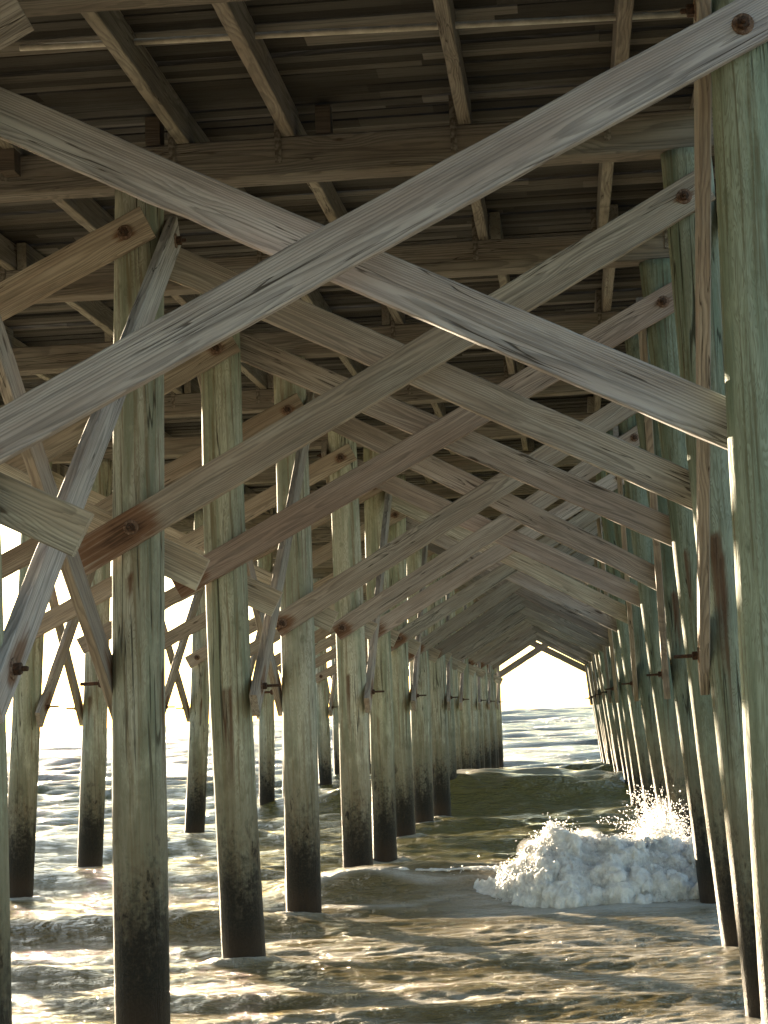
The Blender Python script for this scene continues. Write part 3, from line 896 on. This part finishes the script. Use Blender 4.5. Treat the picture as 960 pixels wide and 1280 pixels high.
def breaker():
    r = random.Random(17)
    bm = bmesh.new()
    bmesh.ops.create_icosphere(bm, subdivisions=1, radius=1.0)
    bv = np.array([q.co[:] for q in bm.verts]); bf = [tuple(q.index for q in p.verts) for p in bm.faces]; bm.free()
    v, f = [], []

    def ball(p, rad, sx=1, sz=1):
        o = len(v)
        q = bv * np.array([rad * sx, rad, rad * sz]) + np.array(p)
        v.extend(map(tuple, q)); f.extend(tuple(k + o for k in t) for t in bf)
    # core hull
    nx, rows_ = 60, []
    for i in range(nx + 1):
        x = -1.9 + 3.4 * i / nx
        h, c, t = roller_h(x), roller_c(x), roller_toe(x)
        sec = [(t + .05, -.25), (t + .03, 0.02), (t + (c - t) * .35, h * .36), (t + (c - t) * .7, h * .74), (c, h * .93), (c + .25, h * .80), (c + .7, h * .3), (c + 1.0, -.25)]
        rows_.append([(x, y, z) for y, z in sec])
    o = len(v); m = len(rows_[0])
    for q in rows_: v.extend(q)
    for i in range(nx):
        for j in range(m):
            k = (j + 1) % m
            f.append((o + i * m + j, o + i * m + k, o + (i + 1) * m + k, o + (i + 1) * m + j))
    f.append(tuple(o + j for j in range(m - 1, -1, -1))); f.append(tuple(o + nx * m + j for j in range(m)))
    # billows tumbling down the face
    for k in range(150):
        x = r.uniform(-0.85, 1.5) if r.random() < .92 else r.uniform(-1.4, -.8)
        h, c, t = roller_h(x), roller_c(x), roller_toe(x)
        u = r.random()
        rad = min(0.22, 0.09 + abs(r.gauss(0, .06))) * min(1, h / .45)
        bul = 0.10 * math.sin(PI * u) * (h / .6) * (0.6 + 0.8 * mnoise.noise((x * 2.4, u * 3.0, 6)))
        ball((x, t + (c - t) * u - bul * .7, h * u * .96 + bul * .6 - rad * .35), rad, r.uniform(.8, 1.2), r.uniform(.9, 1.5))
    # the thin lip of foam trailing off along the crest
    for k in range(620):
        x = r.uniform(-3.0, -0.75)
        wz = 0.31 / (1 + math.exp(-(x + 3.4) / 1.4 * 4)) + 0.03 * mnoise.noise((x * 2.2, 3, 3))
        ball((x, 23.92 + .10 * math.sin(x * 1.7) + r.gauss(0, .05) - max(0, x + 1.3) * .6, wz - .01), r.uniform(.012, .034) * (1 if mnoise.noise((x * 3.3, 1, 1)) > -.15 else .5), r.uniform(1, 2.4), .7)
    for k in range(500):
        x = r.uniform(-1.2, 1.5); h, c = roller_h(x), roller_c(x)
        rad = r.uniform(.008, .035)
        ball((x, c + r.gauss(.02, .10), h + r.gauss(-.015, .035)), rad, 1, r.uniform(1, 2))
    me = mesh_from('foam_raw', v, f)
    ob = bpy.data.objects.new('foam_raw', me); COL.objects.link(ob)
    md = ob.modifiers.new('remesh', 'REMESH'); md.mode = 'VOXEL'; md.voxel_size = 0.0115; md.use_smooth_shade = True
    sm = ob.modifiers.new('smooth', 'SMOOTH'); sm.factor = 0.7; sm.iterations = 40
    dg = bpy.context.evaluated_depsgraph_get()
    out = bpy.data.meshes.new_from_object(ob.evaluated_get(dg))
    bpy.data.objects.remove(ob)
    out.name = 'breaking_wave_foam'
    nvt = len(out.vertices)
    co = np.empty(nvt * 3, np.float32); out.vertices.foreach_get('co', co); co = co.reshape(-1, 3)
    no = np.empty(nvt * 3, np.float32); out.vertices.foreach_get('normal', no); no = no.reshape(-1, 3)
    d = np.empty(nvt)
    for i in range(nvt):
        x, y, z = co[i]
        w1 = mnoise.noise((x * 3, y * 3, z * 3))
        d[i] = (0.085 * mnoise.noise((x * 2.3, y * 2.0, z * 1.7 + 9)) + 0.062 * mnoise.noise((x * 5.5 + w1, y * 5, z * 3.6)) + 0.034 * mnoise.noise((x * 12 + w1, y * 9, z * 4.5 + w1 * 2)) + 0.030 * (0.45 - abs(mnoise.noise((x * 21 + 2 * w1, y * 8, z * 6.5))))
                + 0.015 * mnoise.noise((x * 34, y * 28, z * 13)) + 0.006 * mnoise.noise((x * 70, y * 66, z * 44)))
    d *= np.where(co[:, 0] < -1.0, 0.15, 1.0)
    co = co + no * d[:, None]
    out.vertices.foreach_set('co', co.astype(np.float32).ravel())
    out.polygons.foreach_set('use_smooth', [True] * len(out.polygons))
    out.update()
    return out


bw = link('breaking_wave_foam', breaker(), M_FOAM)
tag(bw, 'tumbling white foam of the wave breaking across the aisle', 'foam', kind='stuff')

ICO = None


def blobs(name, pts):
    """small water drops and foam clots: low icospheres, stretched along their flight"""
    bm = bmesh.new(); bmesh.ops.create_icosphere(bm, subdivisions=1, radius=1.0)
    bm.verts.ensure_lookup_table()
    bv = np.array([q.co[:] for q in bm.verts]); bf = [tuple(q.index for q in p.verts) for p in bm.faces]; bm.free()
    v, f = [], []
    for (p, r, d, st) in pts:
        d = np.array(d) / (np.linalg.norm(d) + 1e-9)
        q = bv + np.outer(bv @ d, d) * (st - 1)
        q = q * r * (1 + 0.25 * rng.standard_normal((len(bv), 1)))
        o = len(v)
        v += [tuple(a) for a in (q + np.array(p))]
        f += [tuple(k + o for k in t) for t in bf]
    return mesh_from(name, v, f, True)


pts = []
r = random.Random(31)
C = Vector((0.98, 25.2, 0.22))
# sheets of splash flung up beside the right pile: arcs of drops from one burst point
for s_ in range(260):
    az = r.uniform(-PI, PI); el = r.uniform(0.75, 1.5); sp_ = r.uniform(2.0, 4.3)
    vx, vy, vz = math.cos(az) * math.cos(el) * sp_ * .75 - .35, math.sin(az) * math.cos(el) * sp_ * .5, math.sin(el) * sp_
    n_ = r.randint(10, 34); t1 = r.uniform(.18, .42)
    for k in range(n_):
        t = t1 * (0.25 + 0.75 * (k + r.uniform(-.4, .4)) / n_) + 0.0
        p = (C.x + vx * t + r.gauss(0, .012), C.y + vy * t + r.gauss(0, .02), C.z + vz * t - 4.9 * t * t + r.gauss(0, .012))
        pts.append((p, r.uniform(.002, .0055) * (1.15 if r.random() < .12 else 1), (vx, vy, vz - 9.8 * t), r.uniform(1, 2.6)))
for k in range(5000):
    p = (C.x + r.gauss(-.02, .22), C.y + r.gauss(0, .25), C.z - .1 + abs(r.gauss(0, .26)))
    pts.append((p, abs(r.gauss(0, .004)) + .002, (r.gauss(0, 1), r.gauss(0, 1), 1), r.uniform(1, 1.8)))
tag(link('wave_splash', blobs('wave_splash', pts), M_FOAM), 'sunlit splash of spray thrown up against the right piles', 'spray', kind='stuff')
pts = []
for k in range(13000):
    x = r.uniform(-0.95, 1.5)
    h, c, t = roller_h(x), roller_c(x), roller_toe(x)
    if r.random() < .38:
        z = h + abs(r.gauss(0, .035)) - .01
        if x < .0 and r.random() < .25: z += abs(r.gauss(0, .07))
        p = (x, c + r.gauss(0, .12), z)
    else:
        u = r.random()
        o_ = abs(r.gauss(0, .035)) + .01; bl = 0.10 * math.sin(PI * u)
        p = (x, t + (c - t) * u - bl * .6 - o_, h * u + bl * .5 + o_ * .8)
    pts.append((p, abs(r.gauss(0, .0030)) + .0015, (r.gauss(0, 1), r.gauss(0, .5), 1), r.uniform(1, 2.2)))
for k in range(220):
    x = r.uniform(-3.0, 1.0)
    pts.append(((x, 23.9 + .2 * math.sin(x * 1.7) + r.gauss(0, .12), .32 + r.gauss(0, .04) - .06 * abs(x + .6)), abs(r.gauss(0, .004)) + .002, (1, 0, .3), r.uniform(1, 2)))
tag(link('crest_spray', blobs('crest_spray', pts), M_FOAM), 'fine drops flicked off the crest of the breaking wave', 'spray', kind='stuff')

# sea mist hanging over the breaker and the splash: a lumpy closed body of thin air-borne spray
def mist():
    r2 = random.Random(8)
    bm = bmesh.new(); bmesh.ops.create_icosphere(bm, subdivisions=2, radius=1.0)
    bv = np.array([q.co[:] for q in bm.verts]); bf = [tuple(q.index for q in p.verts) for p in bm.faces]; bm.free()
    v, f = [], []
    for k in range(95):
        if k < 80:
            x = r2.uniform(-.8, 1.5); p = np.array((x, roller_c(x) + r2.gauss(.1, .2), roller_h(x) * r2.uniform(.5, 1.02))); rad = r2.uniform(.08, .17)
        else:
            p = np.array((C.x + r2.gauss(-.03, .2), C.y + r2.gauss(0, .2), C.z + abs(r2.gauss(0, .26)))); rad = r2.uniform(.08, .18)
        o = len(v); v.extend(map(tuple, bv * rad + p)); f.extend(tuple(a + o for a in t) for t in bf)
    ob = bpy.data.objects.new('mist_raw', mesh_from('mist_raw', v, f)); COL.objects.link(ob)
    md = ob.modifiers.new('remesh', 'REMESH'); md.mode = 'VOXEL'; md.voxel_size = 0.035
    me = bpy.data.meshes.new_from_object(ob.evaluated_get(bpy.context.evaluated_depsgraph_get()))
    bpy.data.objects.remove(ob)
    me.name = 'spray_mist'
    return me


b_ = NT('spray_mist_air')
pv_ = b_.n('VolumePrincipled'); pv_.inputs['Color'].default_value = (0.96, 0.96, 0.96, 1); pv_.inputs['Density'].default_value = 0.45; pv_.inputs['Anisotropy'].default_value = 0.35
b_.l(pv_.outputs[0], b_.out.inputs['Volume'])
tag(link('spray_mist', mist(), b_.m), 'faint mist of spray over the breaking wave', 'spray', kind='stuff')

# ------------------------------------------------------------------ light
SUN_AZ = math.radians(27.4)      # left of the pier's axis
SUN_EL = math.radians(7.3)
sd = Vector((-math.sin(SUN_AZ) * math.cos(SUN_EL), math.cos(SUN_AZ) * math.cos(SUN_EL), math.sin(SUN_EL)))
sl = bpy.data.lights.new('sun', 'SUN'); sl.energy = 5.0; sl.angle = math.radians(0.6); sl.color = (1.0, 0.81, 0.56)
so_ = bpy.data.objects.new('sun', sl); COL.objects.link(so_)
so_.rotation_euler = sd.to_track_quat('Z', 'Y').to_euler()
wd = bpy.data.worlds.new('World'); sc.world = wd; wd.use_nodes = True
nt = wd.node_tree
sky = nt.nodes.new('ShaderNodeTexSky'); sky.sky_type = 'NISHITA'; sky.sun_disc = False
sky.sun_elevation = SUN_EL; sky.sun_rotation = -SUN_AZ
sky.air_density = 1.0; sky.dust_density = 0.3; sky.ozone_density = 1.0
nt.links.new(sky.outputs[0], nt.nodes['Background'].inputs['Color'])
nt.nodes['Background'].inputs['Strength'].default_value = 0.06

sc.view_settings.view_transform = 'Standard'
sc.view_settings.look = 'None'
sc.view_settings.gamma = 1
sc.view_settings.exposure = 3.15
sc.view_settings.use_curve_mapping = False
sc.render.engine = 'CYCLES'
cy = sc.cycles
cy.use_denoising = True
try: cy.denoiser = 'OPENIMAGEDENOISE'
except Exception: pass
cy.max_bounces = 8; cy.diffuse_bounces = 5; cy.glossy_bounces = 4; cy.transmission_bounces = 4; cy.volume_bounces = 2; cy.transparent_max_bounces = 16
cy.caustics_reflective = True; cy.caustics_refractive = False
cy.blur_glossy = 0.5
cy.sample_clamp_indirect = 12.0
